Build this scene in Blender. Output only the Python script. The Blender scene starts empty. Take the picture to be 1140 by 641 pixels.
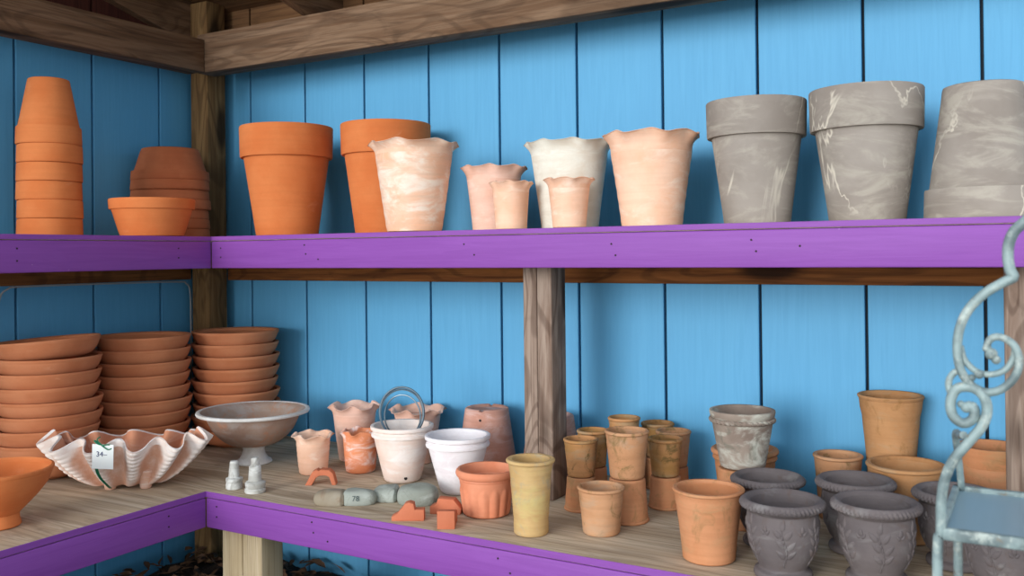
import bpy, bmesh, math, random
from mathutils import Vector, Matrix
random.seed(4)
PI = math.pi
C = bpy.context.scene.collection
sc = bpy.context.scene

def srgb(r, g, b):
    f = lambda c: c/255/12.92 if c/255 <= .04045 else ((c/255+.055)/1.055)**2.4
    return (f(r), f(g), f(b), 1)

# ------------------------------------------------------------------ materials
class NT:
    def __init__(s, name, rough=.85):
        s.m = bpy.data.materials.new(name); s.m.use_nodes = True
        s.t = s.m.node_tree; s.b = s.t.nodes['Principled BSDF']
        s.b.inputs['Roughness'].default_value = rough
    def n(s, kind, **kw):
        o = s.t.nodes.new(kind)
        for k, v in kw.items():
            if k in o.inputs: o.inputs[k].default_value = v
            else: setattr(o, k, v)
        return o
    def l(s, a, b): s.t.links.new(a, b)
    def coords(s, scale=(1, 1, 1), rand=True):
        tc = s.n('ShaderNodeTexCoord'); mp = s.n('ShaderNodeMapping')
        mp.inputs['Scale'].default_value = scale
        s.l(tc.outputs['Object'], mp.inputs['Vector'])
        if rand:
            oi = s.n('ShaderNodeObjectInfo'); mu = s.n('ShaderNodeMath', operation='MULTIPLY')
            mu.inputs[1].default_value = 37.0
            s.l(oi.outputs['Random'], mu.inputs[0]); s.l(mu.outputs[0], mp.inputs['Location'])
        return mp.outputs[0]
    def noise(s, vec, scale, detail=4, rough=.55, dist=0):
        o = s.n('ShaderNodeTexNoise'); o.inputs['Scale'].default_value = scale
        o.inputs['Detail'].default_value = detail; o.inputs['Roughness'].default_value = rough
        o.inputs['Distortion'].default_value = dist
        s.l(vec, o.inputs['Vector']); return o.outputs['Fac']
    def ramp(s, fac, a, b, smooth=True):
        o = s.n('ShaderNodeMapRange'); o.inputs['From Min'].default_value = a; o.inputs['From Max'].default_value = b
        if smooth: o.interpolation_type = 'SMOOTHSTEP'
        s.l(fac, o.inputs['Value']); return o.outputs['Result']
    def mul(s, a, k):
        o = s.n('ShaderNodeMath', operation='MULTIPLY'); s.l(a, o.inputs[0])
        if isinstance(k, (int, float)): o.inputs[1].default_value = k
        else: s.l(k, o.inputs[1])
        return o.outputs[0]
    def mix(s, fac, a, b):
        o = s.n('ShaderNodeMix', data_type='RGBA')
        if isinstance(fac, (int, float)): o.inputs[0].default_value = fac
        else: s.l(fac, o.inputs[0])
        for v, i in ((a, 6), (b, 7)):
            if isinstance(v, tuple): o.inputs[i].default_value = v
            else: s.l(v, o.inputs[i])
        return o.outputs[2]
    def bump(s, h, strength=.3, dist=.003):
        o = s.n('ShaderNodeBump'); o.inputs['Strength'].default_value = strength
        o.inputs['Distance'].default_value = dist
        s.l(h, o.inputs['Height']); s.l(o.outputs[0], s.b.inputs['Normal'])
    def done(s, col):
        if isinstance(col, tuple): s.b.inputs['Base Color'].default_value = col
        else: s.l(col, s.b.inputs['Base Color'])
        return s.m

def clay(name, base, second, pale=None, amt=0., bands=.25, dirt=None, damt=0., bump=.25, lo=.5, spec=.25):
    t = NT(name, .9); t.b.inputs['Specular IOR Level'].default_value = spec
    v = t.coords()
    col = t.mix(t.ramp(t.noise(v, 9, 5), .35, .68), base, second)
    vb = t.coords((3, 3, 55))
    bnd = t.ramp(t.noise(vb, 1.6, 3), .4, .65)
    dk = tuple(c*.72 for c in second[:3]) + (1,)
    col = t.mix(t.mul(bnd, bands), col, dk)
    if pale:
        vp = t.coords((1, 1, 2.2))
        m = t.ramp(t.noise(vp, 11, 6, .62, .6), lo, lo+.2)
        col = t.mix(t.mul(m, amt), col, pale)
    if dirt:
        m = t.ramp(t.noise(t.coords((1.3, 1.3, 1)), 17, 6, .7, 1.), .52, .68)
        col = t.mix(t.mul(m, damt), col, dirt)
    fine = t.noise(v, 160, 3)
    col = t.mix(t.mul(fine, .18), col, tuple(c*.6 for c in base[:3])+(1,))
    ad = t.n('ShaderNodeMath', operation='ADD'); t.l(t.mul(t.noise(vb, 2.2, 2), .8), ad.inputs[0]); t.l(t.mul(fine, .5), ad.inputs[1])
    t.bump(ad.outputs[0], bump, .0015)
    return t.done(col)

def wood(name, a, b, axis, dark=None, grain=1., rough=.85, knots=.5, rings=0, kn=None):
    t = NT(name, rough); t.b.inputs['Specular IOR Level'].default_value = .2
    s = [14., 14., 14.]; s[axis] = .9
    v = t.coords(tuple(s))
    w = t.noise(v, 2.4*grain, 7, .62, 1.4)
    col = t.mix(t.ramp(w, .32, .66), a, b)
    s2 = [60., 60., 60.]; s2[axis] = 1.5
    f = t.noise(t.coords(tuple(s2)), 3, 4, .6)
    dk = dark or tuple(c*.45 for c in a[:3])+(1,)
    col = t.mix(t.mul(t.ramp(f, .5, .72), .55), col, dk)
    s3 = [3.2, 3.2, 3.2]; s3[axis] = 1.3
    k = t.noise(t.coords(tuple(s3)), 2.2, 5, .6, 2.)
    col = t.mix(t.mul(t.ramp(k, .56, .74), knots), col, dk)
    if rings:
        s4 = [3.4, 3.4, 3.4]; s4[axis] = .8
        q = t.noise(t.coords(tuple(s4)), 1.5, 2, .4, .8)
        sn = t.n('ShaderNodeMath', operation='SINE'); t.l(t.mul(q, 85), sn.inputs[0])
        col = t.mix(t.mul(t.ramp(sn.outputs[0], .1, .95), rings), col, dk)
    if kn:
        s5 = [kn[0]]*3; s5[axis] = kn[1]
        wv = t.n('ShaderNodeTexVoronoi'); wv.inputs['Scale'].default_value = 1.; t.l(t.coords(tuple(s5)), wv.inputs['Vector'])
        col = t.mix(t.mul(t.ramp(wv.outputs['Distance'], kn[2]*1.6, kn[2]*.7), .9), col, tuple(c*.5 for c in dk[:3])+(1,))
    t.bump(f, .35, .002)
    return t.done(col)

def paint(name, a, b, axis, worn=None, wamt=.0, rough=.55, bump=.25):
    t = NT(name, rough); t.b.inputs['Specular IOR Level'].default_value = .3
    s = [22., 22., 22.]; s[axis] = 1.
    g = t.noise(t.coords(tuple(s), False), 3.5, 6, .65, 1.)
    col = t.mix(t.ramp(g, .3, .7), a, b)
    l_ = t.noise(t.coords((1, 1, 1), False), 3.2, 4)
    col = t.mix(t.mul(t.ramp(l_, .4, .7), .35), col, b)
    if worn:
        m = t.ramp(t.noise(t.coords((1, 1, 1), False), 42, 6, .7), .69, .74)
        col = t.mix(t.mul(m, wamt), col, worn)
    t.bump(g, bump, .002)
    return t.done(col)

M = {}
M['terra'] = clay('terracotta_orange', srgb(216, 128, 74), srgb(208, 115, 62), srgb(232, 170, 130), .35, .12, lo=.62, bump=.1)
M['terra_red'] = clay('terracotta_red', srgb(200, 118, 78), srgb(186, 104, 66), srgb(222, 150, 110), .3, .15, lo=.6, bump=.1)
M['bowl'] = clay('terracotta_bowl', srgb(208, 136, 96), srgb(198, 122, 82), srgb(232, 180, 146), .4, .12, lo=.64, bump=.12)
M['peach'] = clay('pale_peach_clay', srgb(244, 204, 178), srgb(238, 186, 154), srgb(250, 234, 220), .5, .18, lo=.5, bump=.35)
M['peach_white'] = clay('white_washed_clay', srgb(240, 186, 152), srgb(244, 208, 182), srgb(250, 242, 230), .72, .3, lo=.46, bump=.4)
M['pink'] = clay('pale_pink_clay', srgb(236, 196, 178), srgb(228, 178, 154), srgb(246, 226, 214), .5, .2, lo=.5, bump=.35)
M['orange_fleck'] = clay('orange_clay_white_flecks', srgb(232, 150, 108), srgb(226, 134, 90), srgb(248, 236, 232), .95, .12, lo=.46, bump=.35)
M['white'] = clay('white_clay', srgb(230, 228, 216), srgb(222, 214, 198), srgb(240, 242, 234), .6, .15, lo=.45, bump=.35)
M['white_pink'] = clay('pinkish_white_clay', srgb(246, 234, 226), srgb(240, 212, 196), srgb(250, 244, 240), .7, .25, lo=.46, bump=.3)
M['cool_white'] = clay('cool_white_clay', srgb(244, 240, 242), srgb(236, 226, 228), srgb(252, 250, 252), .7, .18, lo=.46, bump=.3)
M['dusty'] = clay('dusty_pink_clay', srgb(208, 160, 144), srgb(192, 138, 118), srgb(222, 196, 190), .55, .3, lo=.48)
M['grey_marble'] = clay('grey_streaked_clay', srgb(170, 158, 142), srgb(154, 142, 128), None, 0, .15, bump=.15)
M['ribbed'] = clay('salmon_clay', srgb(228, 152, 118), srgb(218, 134, 98), srgb(240, 190, 168), .4, .08, lo=.55)
M['yellow'] = clay('yellow_ochre_clay', srgb(206, 174, 122), srgb(192, 154, 100), srgb(206, 196, 130), .5, .25, srgb(165, 160, 140), .6, lo=.48, bump=.6, spec=.2)
M['aged'] = clay('aged_brown_clay', srgb(200, 152, 114), srgb(184, 134, 96), srgb(160, 156, 140), .4, .25, srgb(126, 104, 66), .85, lo=.50, bump=.6, spec=.2)
M['aged_dark'] = clay('aged_mossy_clay', srgb(196, 142, 96), srgb(164, 124, 72), srgb(158, 152, 128), .5, .25, srgb(104, 88, 52), .95, lo=.50, bump=.6, spec=.2)
M['aged_orange'] = clay('aged_orange_clay', srgb(206, 146, 106), srgb(194, 130, 88), srgb(160, 150, 112), .35, .2, srgb(150, 118, 78), .6, lo=.50, bump=.6, spec=.2)
M['tan'] = clay('tan_clay', srgb(190, 142, 98), srgb(176, 126, 82), srgb(168, 156, 130), .4, .2, srgb(150, 110, 66), .6, lo=.50, bump=.6, spec=.2)
M['dark'] = clay('charcoal_clay', srgb(112, 104, 104), srgb(98, 91, 92), srgb(156, 154, 152), .45, .12, srgb(100, 78, 64), .35, lo=.52, bump=.5)
M['mottled'] = clay('mottled_grey_glaze', srgb(152, 138, 126), srgb(124, 108, 98), srgb(200, 200, 188), .9, .05, srgb(100, 104, 92), .6, lo=.47)
M['stone'] = clay('grey_green_stone', srgb(162, 168, 160), srgb(142, 148, 138), srgb(196, 204, 198), .6, .05, srgb(112, 112, 102), .5, lo=.5, bump=.4)
M['stone_brown'] = clay('brown_grey_stone', srgb(166, 158, 142), srgb(150, 138, 118), srgb(186, 186, 176), .5, .05, srgb(138, 110, 84), .5, lo=.5, bump=.4)
M['lime'] = clay('limed_stone', srgb(196, 196, 190), srgb(160, 158, 150), srgb(232, 234, 230), .85, .1, srgb(120, 116, 106), .5, lo=.45, bump=.6)
M['shell'] = clay('limed_shell_clay', srgb(222, 176, 150), srgb(206, 156, 130), srgb(238, 232, 226), .75, .1, lo=.44, bump=.35)
M['shell_rim'] = clay('limed_shell_edge', srgb(236, 222, 212), srgb(228, 206, 194), srgb(244, 240, 238), .8, .1, lo=.42, bump=.35)
M['shell_in'] = clay('shell_inside_clay', srgb(214, 150, 118), srgb(202, 138, 106), srgb(232, 205, 190), .5, .1, lo=.5, bump=.2)
M['urn'] = clay('weathered_urn_clay', srgb(172, 148, 132), srgb(158, 128, 112), srgb(178, 172, 168), .6, .1, srgb(190, 128, 92), .6, lo=.46, bump=.5)
M['urn_white'] = clay('white_limed_rim', srgb(226, 226, 224), srgb(208, 204, 198), srgb(240, 242, 242), .6, .1, srgb(170, 150, 130), .3, lo=.45)
M['foot'] = clay('brick_orange_clay', srgb(210, 130, 98), srgb(196, 114, 82), srgb(232, 175, 150), .3, .05, lo=.58)

M['blue'] = paint('blue_painted_boards', srgb(94, 168, 212), srgb(88, 161, 206), 2, srgb(170, 205, 225), .35)
M['purpleX'] = paint('purple_paint_long', srgb(138, 78, 166), srgb(130, 70, 157), 0, srgb(205, 180, 220), .5)
M['purpleY'] = paint('purple_paint_short', srgb(138, 78, 166), srgb(130, 70, 157), 1, srgb(205, 180, 220), .5)
M['dark_gap'] = NT('dark_gap').done(srgb(22, 34, 44))
M['hole'] = NT('hole_shadow').done(srgb(40, 28, 26))
M['plyX'] = wood('weathered_plywood', srgb(206, 190, 166), srgb(184, 164, 138), 0, srgb(112, 92, 74), .55, knots=.45, rings=.26)
M['plyY'] = M['plyX']
M['beamX'] = wood('brown_beam_timber', srgb(138, 112, 90), srgb(108, 82, 62), 0, srgb(58, 42, 32), .8, rings=.3, kn=(5, 1.2, .13))
M['beamY'] = wood('brown_beam_timber_side', srgb(134, 104, 80), srgb(106, 78, 56), 1, srgb(58, 42, 32), .8, rings=.3, kn=(5, 1.2, .13))
M['ledX'] = wood('orange_brown_ledger', srgb(140, 88, 46), srgb(112, 66, 34), 0, srgb(52, 30, 18), .8, rings=.4, kn=(7, 2.4, .16))
M['ledY'] = wood('orange_brown_ledger_side', srgb(140, 92, 50), srgb(112, 70, 38), 1, srgb(52, 30, 18), .8, rings=.4, kn=(7, 2.4, .16))
M['postB'] = wood('brown_post_timber', srgb(142, 112, 74), srgb(116, 86, 54), 2, srgb(66, 48, 30), .7, rings=.45, kn=(7, 2., .15))
M['postG'] = wood('grey_post_timber', srgb(160, 142, 128), srgb(128, 106, 92), 2, srgb(78, 58, 48), .7, knots=.5, rings=.45, kn=(9, 3.2, .17))
M['postL'] = wood('pale_post_timber', srgb(206, 190, 160), srgb(184, 164, 130), 2, srgb(142, 116, 86), .7, knots=.3)
M['roofX'] = wood('roof_deck_timber', srgb(128, 94, 64), srgb(100, 70, 46), 0, srgb(52, 34, 28), .8)
M['redbrown'] = wood('red_brown_boards', srgb(84, 44, 34), srgb(66, 34, 28), 2, srgb(34, 20, 18), .7)

def streaks(t, v, sc_, w, dist):
    """thin pale veins: a narrow band of a distorted noise"""
    n = t.noise(v, sc_, 5, .6, dist)
    a = t.n('ShaderNodeMath', operation='SUBTRACT'); t.l(n, a.inputs[0]); a.inputs[1].default_value = .5
    b = t.n('ShaderNodeMath', operation='ABSOLUTE'); t.l(a.outputs[0], b.inputs[0])
    return t.ramp(b.outputs[0], w, 0.)
def marble():
    t = NT('grey_clay_white_veins', .88); t.b.inputs['Specular IOR Level'].default_value = .25
    v = t.coords()
    col = t.mix(t.ramp(t.noise(v, 6, 5), .35, .68), srgb(160, 152, 144), srgb(142, 133, 125))
    col = t.mix(t.mul(t.noise(t.coords((3, 3, 50)), 1.6, 3), .25), col, srgb(122, 114, 106))
    vv = t.coords((1.5, 1.5, .8))
    veins = streaks(t, vv, 2.9, .015, .7); mask = t.ramp(t.noise(v, 5.5, 2), .40, .56)
    col = t.mix(t.mul(t.mul(veins, mask), .75), col, srgb(222, 214, 198))
    wash = t.mul(t.ramp(t.noise(t.coords((1, 1, 3)), 6, 5, .65, 1.), .46, .66), .42)
    col = t.mix(wash, col, srgb(192, 186, 172))
    t.bump(t.noise(v, 150, 3), .2, .0015)
    return t.done(col)
M['marble'] = marble()

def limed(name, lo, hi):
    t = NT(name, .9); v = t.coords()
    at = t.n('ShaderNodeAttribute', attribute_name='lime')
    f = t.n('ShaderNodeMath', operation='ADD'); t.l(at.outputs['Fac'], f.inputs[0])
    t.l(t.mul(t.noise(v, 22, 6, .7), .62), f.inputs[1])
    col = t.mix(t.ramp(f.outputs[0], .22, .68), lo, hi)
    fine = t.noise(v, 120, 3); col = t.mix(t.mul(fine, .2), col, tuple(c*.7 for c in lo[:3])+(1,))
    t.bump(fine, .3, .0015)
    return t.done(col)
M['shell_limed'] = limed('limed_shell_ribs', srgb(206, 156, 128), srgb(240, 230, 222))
def metal():
    t = NT('verdigris_painted_metal', .5)
    v = t.coords()
    col = t.mix(t.ramp(t.noise(v, 22, 5), .4, .65), srgb(140, 160, 160), srgb(96, 112, 114))
    col = t.mix(t.mul(t.ramp(t.noise(v, 45, 5, .7), .5, .68), .7), col, srgb(188, 198, 190))
    col = t.mix(t.mul(t.ramp(t.noise(v, 60, 4, .7), .6, .72), .6), col, srgb(120, 104, 80))
    t.bump(t.noise(v, 80, 3), .3, .001)
    return t.done(col)
M['metal'] = metal()
def panel():
    t = NT('blue_grey_shelf_panel', .35)
    n = t.noise(t.coords((20, 1, 1)), 2, 4)
    return t.done(t.mix(n, srgb(120, 150, 164), srgb(146, 172, 184)))
M['panel'] = panel()
def wirem():
    t = NT('grey_wire', .4); t.b.inputs['Metallic'].default_value = .6
    return t.done(srgb(110, 128, 140))
M['wire'] = wirem()
M['paper'] = NT('white_paper', .8).done(srgb(240, 246, 244))
M['ink'] = NT('blue_ink', .8).done(srgb(60, 70, 110))
M['stamp'] = NT('dark_stamped_ink', .9).done(srgb(84, 96, 96))
M['ribbon'] = NT('green_ribbon', .5).done(srgb(20, 120, 84))
M['cable'] = NT('pale_grey_cable', .6).done(srgb(150, 156, 160))
def ground():
    t = NT('dark_leafy_soil', .95)
    v = t.coords((1, 1, 1), False)
    col = t.mix(t.ramp(t.noise(v, 9, 6, .7), .4, .62), srgb(70, 50, 38), srgb(42, 30, 24))
    col = t.mix(t.ramp(t.noise(v, 38, 5, .8), .6, .7), col, srgb(120, 92, 70))
    t.bump(t.noise(v, 30, 5, .7), .8, .02)
    return t.done(col)
M['ground'] = ground()
M['leaf'] = NT('dry_brown_leaf', .8).done(srgb(104, 74, 52))

# ------------------------------------------------------------------ geometry helpers
def obj(name, bm, mats, parent=None, smooth=True, loc=None, auto=40):
    me = bpy.data.meshes.new(name); bm.normal_update(); bm.to_mesh(me); bm.free()
    if not isinstance(mats, (list, tuple)): mats = [mats]
    for m in mats: me.materials.append(m)
    if smooth:
        me.polygons.foreach_set('use_smooth', [True]*len(me.polygons))
        me.set_sharp_from_angle(angle=math.radians(auto))
    o = bpy.data.objects.new(name, me); C.objects.link(o)
    if parent: o.parent = parent
    if loc: o.location = loc
    return o
def tag(o, label, cat, group=None, kind=None):
    if label: o['label'] = label
    if cat: o['category'] = cat
    if group: o['group'] = group
    if kind: o['kind'] = kind
    return o
def thing(name, label, cat, loc=(0, 0, 0), rz=0, group=None):
    o = bpy.data.objects.new(name, None); C.objects.link(o); o.empty_display_size = .05
    o.location = loc; o.rotation_euler = (0, 0, rz)
    return tag(o, label, cat, group)
def dup(root, loc, rot=(0, 0, 0), scale=None, label=None, group=None):
    r = root.copy(); C.objects.link(r); r.location = loc; r.rotation_euler = rot
    if scale: r.scale = scale
    if label: r['label'] = label
    if group: r['group'] = group
    for ch in list(root.children):
        c = ch.copy(); C.objects.link(c); c.parent = r
        for g in list(ch.children):
            d = g.copy(); C.objects.link(d); d.parent = c
    return r

def box(bm, x0, x1, y0, y1, z0, z1, mat=0, bev=0):
    r = bmesh.ops.create_cube(bm, size=1)
    vs = r['verts']
    for v in vs:
        v.co = Vector(((x0+x1)/2+v.co.x*(x1-x0), (y0+y1)/2+v.co.y*(y1-y0), (z0+z1)/2+v.co.z*(z1-z0)))
    fs = set(f for v in vs for f in v.link_faces)
    for f in fs: f.material_index = mat
    if bev:
        es = set(e for f in fs for e in f.edges)
        rr = bmesh.ops.bevel(bm, geom=list(es), offset=bev, segments=2, affect='EDGES', profile=.5)
        for f in rr['faces']: f.material_index = mat
    return vs

def lathe(bm, prof, n=48, closed=False, fn=None, cap0=False, mat=0):
    """revolve (r,z) points about Z; fn(r,z,theta,i)->(r,z)"""
    rings = []
    for i, (r, z) in enumerate(prof):
        if r < 1e-6:
            rings.append([bm.verts.new((0, 0, z))]*n); continue
        ring = []
        for k in range(n):
            th = 2*PI*k/n; rr, zz = fn(r, z, th, i) if fn else (r, z)
            ring.append(bm.verts.new((rr*math.cos(th), rr*math.sin(th), zz)))
        rings.append(ring)
    m = len(rings)
    for i in range(m if closed else m-1):
        a, b = rings[i], rings[(i+1) % m]
        for k in range(n):
            k2 = (k+1) % n
            q = [a[k], a[k2], b[k2], b[k]]
            u = []
            for v in q:
                if v not in u: u.append(v)
            if len(u) >= 3:
                try: f = bm.faces.new(u); f.material_index = mat
                except ValueError: pass
    return rings

def smooth_pts(pts, k=4):
    """Catmull-Rom through the points"""
    out = []
    P = [pts[0]]+list(pts)+[pts[-1]]
    for i in range(1, len(P)-2):
        p0, p1, p2, p3 = [Vector(q) for q in P[i-1:i+3]]
        for j in range(k):
            t = j/k
            out.append(tuple(.5*((2*p1)+(-p0+p2)*t+(2*p0-5*p1+4*p2-p3)*t*t+(-p0+3*p1-3*p2+p3)*t**3)))
    out.append(tuple(P[-2])); return out

def tube(bm, pts, r, n=10, closed=False, mat=0):
    pts = [Vector(p) for p in pts]; N = len(pts); rings = []
    prev = None
    for i, p in enumerate(pts):
        if closed: d = pts[(i+1) % N]-pts[i-1]
        else: d = pts[min(i+1, N-1)]-pts[max(i-1, 0)]
        d.normalize()
        if prev is None:
            a = Vector((0, 0, 1)) if abs(d.z) < .9 else Vector((0, 1, 0))
            u = d.cross(a).normalized()
        else: u = (prev-d*prev.dot(d)).normalized()
        prev = u; w = d.cross(u)
        rr = r(i/(N-1)) if callable(r) else r
        rings.append([bm.verts.new(p+u*rr*math.cos(2*PI*k/n)+w*rr*math.sin(2*PI*k/n)) for k in range(n)])
    for i in range(N if closed else N-1):
        a, b = rings[i], rings[(i+1) % N]
        for k in range(n):
            f = bm.faces.new((a[k], a[(k+1) % n], b[(k+1) % n], b[k])); f.material_index = mat
    if not closed:
        bm.faces.new(rings[0][::-1]).material_index = mat; bm.faces.new(rings[-1]).material_index = mat

def prism(bm, outline, depth, bev=0, mat=0):
    """outline in XZ, extruded along Y by depth (centred)"""
    a = [bm.verts.new((x, -depth/2, z)) for x, z in outline]
    b = [bm.verts.new((x, depth/2, z)) for x, z in outline]
    fs = [bm.faces.new(a), bm.faces.new(b[::-1])]
    for i in range(len(a)):
        j = (i+1) % len(a); fs.append(bm.faces.new((a[i], b[i], b[j], a[j])))
    bmesh.ops.recalc_face_normals(bm, faces=fs)
    if bev:
        es = set(e for f in fs for e in f.edges)
        bmesh.ops.bevel(bm, geom=list(es), offset=bev, segments=2, affect='EDGES', profile=.5)

# ------------------------------------------------------------------ setting
FL = .355
W0, WP = .4603, .25676
def board_wall(name, horizontal_edges, z0, z1, along, mats, gap=.0036, t=.022):
    bm = bmesh.new()
    e = horizontal_edges
    for a, b in zip(e[:-1], e[1:]):
        if along == 'x': box(bm, a+gap, b-gap, 0, t, z0, z1, 0, .0025)
        else: box(bm, -t, 0, a+gap, b-gap, z0, z1, 0, .0025)
    if along == 'x': box(bm, e[0], e[-1], t*.7, t+.03, z0, z1, 1)
    else: box(bm, -t-.03, -t*.7, e[0], e[-1], z0, z1, 1)
    return tag(obj(name, bm, mats, smooth=False), None, None, kind='structure')
xs = [0.]+[W0+WP*i for i in range(-1, 12)]
board_wall('wall_back', xs, FL-.1, 2.13, 'x', [M['blue'], M['dark_gap']])
ys = sorted([0.]+[-.2235-.25676*i for i in range(0, 7)])
board_wall('wall_left', ys, FL-.1, 2.1, 'y', [M['blue'], M['dark_gap']])
board_wall('trim_1', ys, 2.1, 2.62, 'y', [M['redbrown'], M['dark_gap']])

board_wall('trim_2', xs, 2.13, 2.62, 'x', [M['roofX'], M['dark_gap']])
bm = bmesh.new()
g = bmesh.ops.create_grid(bm, x_segments=160, y_segments=160, size=.5)
for v in bm.verts:
    x, y = (v.co.x+.5)*6-.3, (v.co.y+.5)*6-5.8
    v.co = Vector((x, y, FL+.012*math.sin(x*31+2*math.sin(y*17))*math.sin(y*27+x*9)+.02*max(0, math.sin(x*7+y*5))))
tag(obj('floor', bm, M['ground']), None, None, kind='structure')
bm = bmesh.new(); box(bm, -3, 7, -9, -2.9, FL-.1, FL+.03, 0)
tag(obj('added_bounce_ground', bm, NT('pale_bounce_gravel', .95).done(srgb(196, 190, 180)), smooth=False), None, None, kind='structure')  # unseen pale ground added out front to bounce light onto the shelves
bm = bmesh.new()
for i in range(520):
    x, y = (random.uniform(.05, 1.2), random.uniform(-.5, -.03)) if i % 2 else (random.uniform(.03, .6), random.uniform(-1.2, -.03))
    c = Vector((x, y, FL+.035+random.uniform(-.006, .02)))
    L, w = random.uniform(.015, .035), random.uniform(.006, .014)
    R = Matrix.Rotation(random.uniform(0, 6.28), 3, 'Z') @ Matrix.Rotation(random.uniform(-.7, .7), 3, 'X') @ Matrix.Rotation(random.uniform(-.5, .5), 3, 'Y')
    vs = [bm.verts.new(c+R @ Vector(q)) for q in ((-L, 0, 0), (-L*.3, w, .004), (L*.5, w*.8, .003), (L, 0, -.003), (L*.4, -w, .004), (-L*.4, -w*.8, .002))]
    bm.faces.new(vs)
tag(obj('leaf_litter', bm, M['leaf'], smooth=False), 'dry brown leaf litter on the ground under the lower shelf', 'leaves', kind='stuff')

# roof: deck boards carried by rafters rising towards the open front
def slope(y): return 2.142+.26*abs(y)
bm = bmesh.new(); yy = 0.02; k = 0
while yy > -1.16:
    y2 = yy-.14
    za, zb = slope(yy) + .125, slope(y2)+.152
    vs = box(bm, -.05, 3.3, y2+.004, yy, 0, .02)
    for v in vs: v.co.z += slope(min(v.co.y, 0))+.152
    yy = y2
tag(obj('ceiling', bm, M['roofX'], smooth=False), None, None, kind='structure')
raf = None
for i, (x, wh) in enumerate([(0., 'above the left wall, meeting the corner post'), (.60, 'just right of the corner post'), (1.33, 'above the middle of the back wall'), (1.94, 'above the right part of the back wall')]):
    bm = bmesh.new()
    o2 = box(bm, 0, .033, -1.18, 0, 0, .149, 0)
    for v in o2: v.co.z += slope(v.co.y)
    if i == 0:
        raf = tag(obj('roof_rafter', bm, M['beamY'], smooth=False, loc=(x, 0, 0)), 'brown roof rafter '+wh, 'rafter', 'roof rafters'); 
    else:
        bm.free(); r2 = raf.copy(); C.objects.link(r2); r2.location = (x, 0, 0); r2['label'] = 'brown roof rafter '+wh

def timber(name, label, cat, x0, x1, y0, y1, z0, z1, mat, group=None, knot=None):
    bm = bmesh.new(); cx, cy = (x0+x1)/2, (y0+y1)/2
    box(bm, x0-cx, x1-cx, y0-cy, y1-cy, 0, z1-z0, 0, .003)
    return tag(obj(name, bm, mat, loc=(cx, cy, z0), auto=50), label, cat, group)
timber('wooden_beam', 'long brown timber beam across the top of the back wall', 'beam', .16, 3.25, -.197, -.12, 2.04, 2.17, M['beamX'])
timber('wooden_beam', 'brown timber beam across the top of the left wall', 'beam', .12, .197, -1.75, -.199, 2.04, 2.15, M['beamY'])
timber('wooden_post', 'brown square timber post standing in the corner of the two walls', 'post', .034, .117, -.117, -.034, FL, 2.312, M['postB'])
def split_post(label, x, z0, z1, m, dx=.0807):
    t = thing('wooden_post', label, 'post', (x, -.3137, z0))
    bm = bmesh.new(); box(bm, 0, .0385, 0, .0807, 0, z1-z0, 0, .003); obj('timber', bm, m, t, auto=50)
    bm = bmesh.new(); box(bm, .0395, dx, .001, .0807, 0, z1-z0, 0, .003); obj('timber', bm, m, t, auto=50)
    return t
split_post('weathered grey wooden post in the middle, holding the upper shelf', 1.4819, .8, 1.4655, M['postG'])
split_post('weathered grey wooden post at the right edge behind the metal plant stand', 2.562, .8, 1.4655, M['postG'], .12)
t = thing('wooden_post', 'short pale wooden post under the corner of the lower shelf', 'post', (.722, -.616, FL))
bm = bmesh.new(); box(bm, 0, .072, 0, .08, 0, .427, 0, .003); obj('timber', bm, M['postL'], t, auto=50)
bm = bmesh.new(); box(bm, .0735, .142, .002, .08, 0, .427, 0, .003); obj('timber', bm, M['postL'], t, auto=50)

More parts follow.
